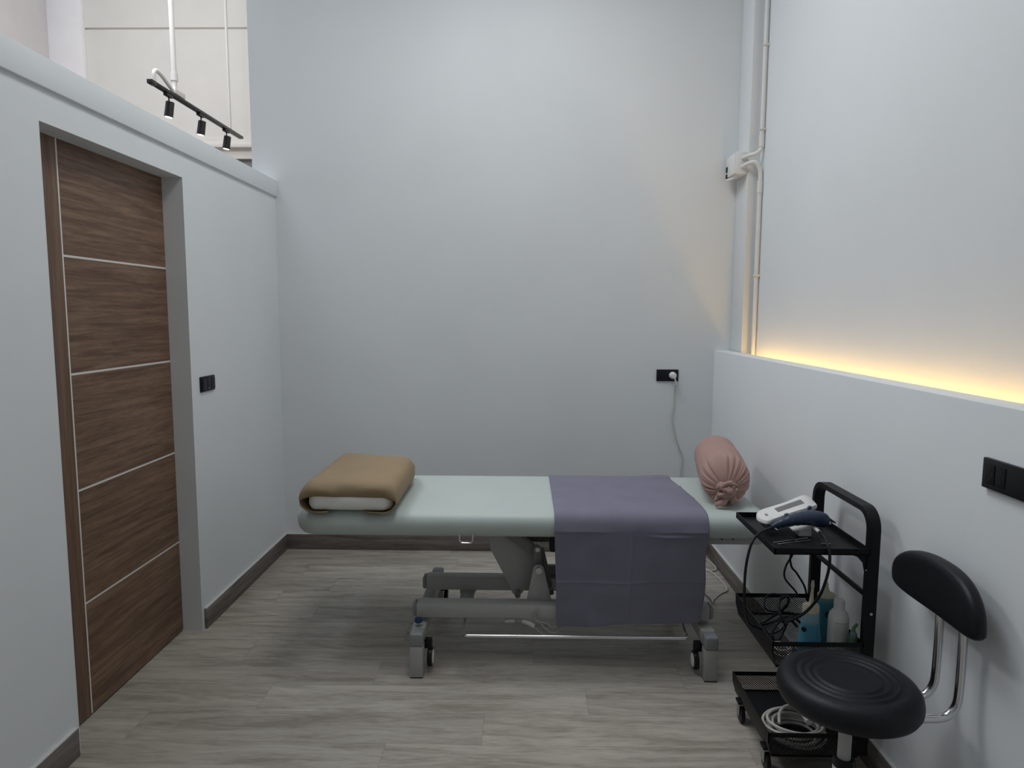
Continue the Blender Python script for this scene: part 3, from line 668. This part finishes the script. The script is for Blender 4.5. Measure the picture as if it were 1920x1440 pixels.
cable = [(.796, 2.104, .775), (.775, 2.09, .773), (.745, 2.07, .768), (.715, 2.05, .745), (.694, 2.03, .69), (.69, 2.03, .62), (.697, 2.04, .54), (.72, 2.06, .475), (.775, 2.08, .445), (.80, 2.09, .415), (.83, 2.10, .40), (.86, 2.13, .425), (.89, 2.17, .44), (.92, 2.2, .43), (.95, 2.2, .40), (.93, 2.17, .384)]
cable2 = [(.930, 2.10, .772), (.925, 2.05, .775), (.920, 2.0, .768), (.917, 1.968, .745), (.916, 1.962, .70), (.907, 1.966, .645), (.895, 1.975, .60), (.873, 2.0, .545), (.852, 2.03, .508), (.833, 2.05, .490), (.818, 2.07, .505), (.828, 2.1, .535), (.86, 2.12, .54), (.88, 2.16, .50), (.87, 2.2, .45), (.83, 2.22, .41), (.79, 2.2, .40), (.80, 2.15, .43), (.84, 2.13, .455), (.89, 2.16, .44), (.93, 2.2, .40)]
MB().tube(cable, .0042, 10, smooth=6).tube(cable2, .0045, 10, smooth=6).build('cable', BLACKP, hp)
MB().tube([(.931, 2.11, .772), (.926, 2.06, .775)], .0055, 12).build('cable_plug', WPLAS, hp)
cr = thing('device_stand', 'small white plastic stand under the navy handpiece on the top tray', 'stand', (.9, 2.08, .735))
MB().box(.893, .935, 2.135, 2.165, .7352, .768, bev=.003).build('post', WPLAS, cr)
MB().prism([(.868, .762), (.918, .7715), (.950, .7715), (.950, .7685), (.918, .768), (.868, .758)], 'y', 2.115, 2.155, bev=.0008).build('holder_plate', WPLAS, cr)
for (lab, p, q) in (('thin steel rod lying nearest the front rim of the top tray', (.787, 2.07, .737), (.915, 2.118, .737)),
                    ('thin steel rod crossing the others on the top tray', (.862, 2.125, .737), (.862, 2.06, .7425)),
                    ('thin steel rod under the white stand pointing to the tray corner', (.795, 2.055, .737), (.915, 2.098, .737))):
    o = MB().tube([p, q], .0016, 8).build('steel_rod', STEEL); tag(o, lab, 'rod', 'steel rods on the top tray')
o = MB().box(.930, .960, 2.055, 2.061, .7355, .740, bev=.0005).build('metal_clip', STEEL); tag(o, 'small flat metal clip near the front rim of the top tray', 'clip')

# ------------------------------------------------------------------ things in the middle basket
ZB = .3765
def bottle(name, label, loc, prof_, bm_, n=28, sx=1, sy=1, sxy=None):
    t = thing(name, label, 'bottle', loc)
    b = MB().lathe(prof_, n=n, M=Matrix.Diagonal((sx, sy, 1, 1))).build('bottle_body', bm_); b.parent = t
    return t
def at(t, mb_, name, m):
    o = mb_.build(name, m); o.parent = t; return o
b1 = bottle('gel_bottle', 'flared squeeze bottle of pale blue gel with a long cream nozzle', (.924, 2.088, ZB),
            [(.034, 0), (.0375, .004), (.035, .04), (.030, .08), (.0265, .115), (.026, .142)], GEL1, sy=.75)
at(b1, MB().lathe([(.0265, .128), (.0265, .146), (.024, .152), (.008, .157)], M=Matrix.Diagonal((1, .75, 1, 1))), 'cap', CREAM)
at(b1, MB().tube([(0, 0, .153), (.001, 0, .185), (.002, 0, .205)], .006, 12, rs=[.0075, .005, .004]).tube([(.002, 0, .203), (.002, 0, .212), (.002, 0, .23)], .005, 12, rs=[.005, .0085, .0085, .006], flat=.6), 'nozzle', CREAM)
at(b1, MB().lathe([(.008, -.001), (.008, .001)], c=(-.026, -.0155, .075), n=20, M=Matrix.Rotation(-.75, 4, 'Z') @ Matrix.Rotation(PI / 2, 4, 'X')), 'round_emblem', BINK)
b2 = bottle('gel_bottle', 'teal gel squeeze bottle with cream nozzle cap standing behind the pale blue one', (1.002, 2.155, ZB),
            [(.030, 0), (.032, .004), (.031, .06), (.029, .12), (.028, .150)], GEL2, sy=.8)
at(b2, MB().lathe([(.0278, .148), (.0278, .158), (.024, .162), (.010, .168), (.0065, .178), (.0055, .184)], M=Matrix.Diagonal((1, .8, 1, 1))), 'cap', CREAM)
at(b2, MB().tube([(0, 0, .182), (0, 0, .190), (0, 0, .198)], .009, 12, rs=[.006, .009, .009, .004], flat=.6), 'nozzle_plug', CREAM)
at(b2, MB().lathe([(.0095, -.001), (.0095, .001)], c=(-.004, -.0265, .098), n=20, M=Matrix.Rotation(PI / 2, 4, 'X')), 'round_emblem', BINK)
b3 = bottle('lotion_bottle', 'white round bottle with grey printed text right of the blue gel bottles', (1.005, 2.07, ZB),
            [(.028, 0), (.031, .003), (.031, .105), (.0305, .120), (.027, .132), (.019, .143), (.0155, .147)], WPLAS)
at(b3, MB().lathe([(.0165, .144), (.0165, .172), (.0152, .176), (.009, .1765)]), 'cap', WPLAS)
# printed text lines: thin short strokes wrapped round the bottle
pr = MB(); random.seed(3)
for k in range(14):
    z = .108 - k * .0062; a = -2.35
    while a < -.95:
        da = random.uniform(.05, .16); R2 = .0313
        n_ = 3; vv = []
        for i in range(n_ + 1):
            t = a + da * i / n_; vv += [(R2 * math.cos(t), R2 * math.sin(t), z), (R2 * math.cos(t), R2 * math.sin(t), z + (.0018 if k else .0026))]
        pr.add(vv, [(2 * i, 2 * i + 2, 2 * i + 3, 2 * i + 1) for i in range(n_)]); a += da + .035
        if k == 13 and a > -1.8: break
at(b3, pr, 'printed_text', CAPG)
b4 = bottle('gel_bottle', 'small green bottle at the right end beside the white lotion bottle', (1.027, 2.016, ZB),
            [(.011, 0), (.0125, .003), (.0125, .075), (.011, .09), (.007, .098)], GEL3, n=20)
at(b4, MB().tube([(-.002, 0, .096), (.0, 0, .108), (.010, .0, .122)], .005, 10, rs=[.006, .005, .0045]), 'cap', GREEN)
cw = MB()
for k in range(5):
    r = .026 + .002 * (k % 3); pts = [(.815 + r * math.cos(a * PI / 6), 2.03 + r * .9 * math.sin(a * PI / 6), ZB + .006 + k * .008 + .002 * math.sin(a + k)) for a in range(12)]
    cw.tube(pts, .0035, 8, smooth=3, closed=True)
tag(cw.build('coiled_cable', CABW), 'small coil of thin white cable in the near left corner of the middle basket', 'cable')
bk = MB().tube([(1.033, 2.372, .42), (1.01, 2.34, .48), (.975, 2.33, .535), (.955, 2.33, .56), (.95, 2.33, .60), (.965, 2.32, .64), (.955, 2.33, .60), (.935, 2.33, .56), (.93, 2.32, .52), (.965, 2.3, .475), (.94, 2.29, .465), (.88, 2.29, .475), (.85, 2.28, .465), (.84, 2.24, .44), (.93, 2.26, .42), (.96, 2.28, .40), (.92, 2.3, .385), (.84, 2.25, .385), (.80, 2.2, .39), (.83, 2.15, .40), (.865, 2.14, .43), (.84, 2.12, .455), (.81, 2.1, .42), (.83, 2.07, .39), (.86, 2.06, .385)], .0036, 8, smooth=6)
tag(bk.build('black_cord', BLACKP), 'tangled thin black cord hanging by the far post into the middle basket', 'cord')
# thick white coil in the bottom basket
tc_ = thing('coiled_cable', 'thick white cable coiled in the bottom basket of the trolley', 'cable', (.90, 2.08, .082))
cc = MB()
for k in range(7):
    r = .066 + .011 * ((k * 3) % 4) / 1.5; dx = .006 * math.sin(k * 2.1); dy = .006 * math.cos(k * 1.7)
    cc.tube([(.885 + dx + r * 1.06 * math.cos(a * PI / 7), 2.078 + dy + r * .9 * math.sin(a * PI / 7), .091 + k * .0085 + .003 * math.sin(a * .9 + k)) for a in range(14)], .0048, 10, smooth=3, closed=True)
cc.tube([(.83, 2.06, .14), (.85, 2.11, .148), (.89, 2.145, .15), (.94, 2.13, .145), (.97, 2.1, .13)], .0048, 10, smooth=4)
cc.build('cable', CABW, tc_)
MB().tube([(.895, 2.17, .17), (.905, 2.145, .162), (.92, 2.10, .152), (.925, 2.06, .145)], .010, 12, smooth=3, rs=[.008, .011, .012, .009, .010, .012]).build('plug', WPLAS, tc_)

# ------------------------------------------------------------------ stool
SX, SY = .855, 1.69
st = thing('swivel_stool', 'black round swivel stool with small backrest on chrome tubes', 'stool', (SX, SY, 0))
sp_ = [(.12, .440), (.155, .441), (.168, .446), (.1745, .458), (.1755, .472), (.172, .489), (.164, .501), (.152, .508), (.138, .510)]
for r in (.125, .105, .085):
    sp_ += [(r + .006, .509), (r + .002, .5055), (r - .002, .5055), (r - .006, .509), (r - .010, .5105)]
sp_ += [(.066, .508), (.05, .506), (.02, .505), (.002, .505)]
MB().lathe(sp_, (SX, SY, 0), 72).build('seat', VINYL, st, ang=75)
MB().lathe([(.085, .432), (.085, .44)], (SX, SY, 0), 24).build('seat_plate', BLACKP, st)
MB().lathe([(.0165, .26), (.0165, .433)], (SX, SY, 0), 24).build('gas_lift', mat('satin_grey_tube', (.42, .42, .40), .4), st)
MB().lathe([(.0165, .283), (.026, .283), (.027, .268), (.0275, .262)], (SX, SY, 0), 24).build('collar', BLACKP, st)
MB().lathe([(.0265, .10), (.0265, .262)], (SX, SY, 0), 24).build('column', WPLAS, st)
MB().lathe([(.03, .075), (.036, .08), (.036, .105), (.028, .112)], (SX, SY, 0), 24).build('base_hub', BLACKP, st)
for k in range(5):
    a = .55 + k * 2 * PI / 5; dx, dy = math.cos(a), math.sin(a)
    MB().tube([(SX + dx * .025, SY + dy * .025, .092), (SX + dx * .12, SY + dy * .12, .085), (SX + dx * .215, SY + dy * .215, .072)], .014, 12, smooth=3, rs=[.016, .014, .011], flat=.8).build('base_arm', CHROME, st)
    wxp, wyp = SX + dx * .212, SY + dy * .212
    MB().lathe([(.014, -.012), (.0235, -.01), (.025, -.004), (.025, .004), (.0235, .01), (.014, .012)], (wxp, wyp, .025), 20, M=Matrix.Rotation(a + .9, 4, 'Z') @ Matrix.Rotation(PI / 2, 4, 'X')).build('wheel', BLACKP, st)
    MB().tube([(wxp, wyp, .025), (wxp, wyp, .075)], .006, 8).build('wheel_stem', STEEL, st)
for y in (1.605, 1.70):
    MB().tube([(SX + .06, y, .447), (1.0, y, .447), (1.045, y, .450), (1.068, y, .461), (1.082, y, .485), (1.086, y, .52), (1.087, y, .60), (1.086, y, .70)], .0105, 14, smooth=6).build('back_tube', CHROME, st)
# backrest pad: kidney outline in y,z wrapped round a gentle arc
pad = MB(); PCY, PCZ = 1.682, .748
outl = []
for i in range(64):
    a = 2 * PI * i / 64
    c, s_ = math.cos(a), math.sin(a)
    yy = .182 * math.copysign(abs(c) ** .75, c)
    if s_ > 0: zz = -.01 + .090 * s_ ** .85 - .010 * abs(c) ** 2
    else: zz = -.02 - .048 * abs(s_) ** .55
    outl.append((yy, zz))
pf = [(.90, -.019), (.97, -.016), (1.0, -.008), (1.0, .004), (.97, .012), (.90, .017), (.7, .020), (.35, .021)]
vs = []; fs = []; n = 64
for s_, dx in pf:
    for yy, zz in outl:
        y = yy * s_; z = .012 + (zz - .012) * s_
        vs.append((1.075 - .30 * y * y * 2.2 - dx - .06 * (z), PCY + y, PCZ + z))
for k in range(len(pf) - 1):
    for i in range(n): j = (i + 1) % n; fs.append((k * n + i, k * n + j, (k + 1) * n + j, (k + 1) * n + i))
fs.append(tuple(reversed(range(n)))); fs.append(tuple((len(pf) - 1) * n + i for i in range(n)))
pad.add(vs, fs).build('backrest', VINYL, st, ang=60)
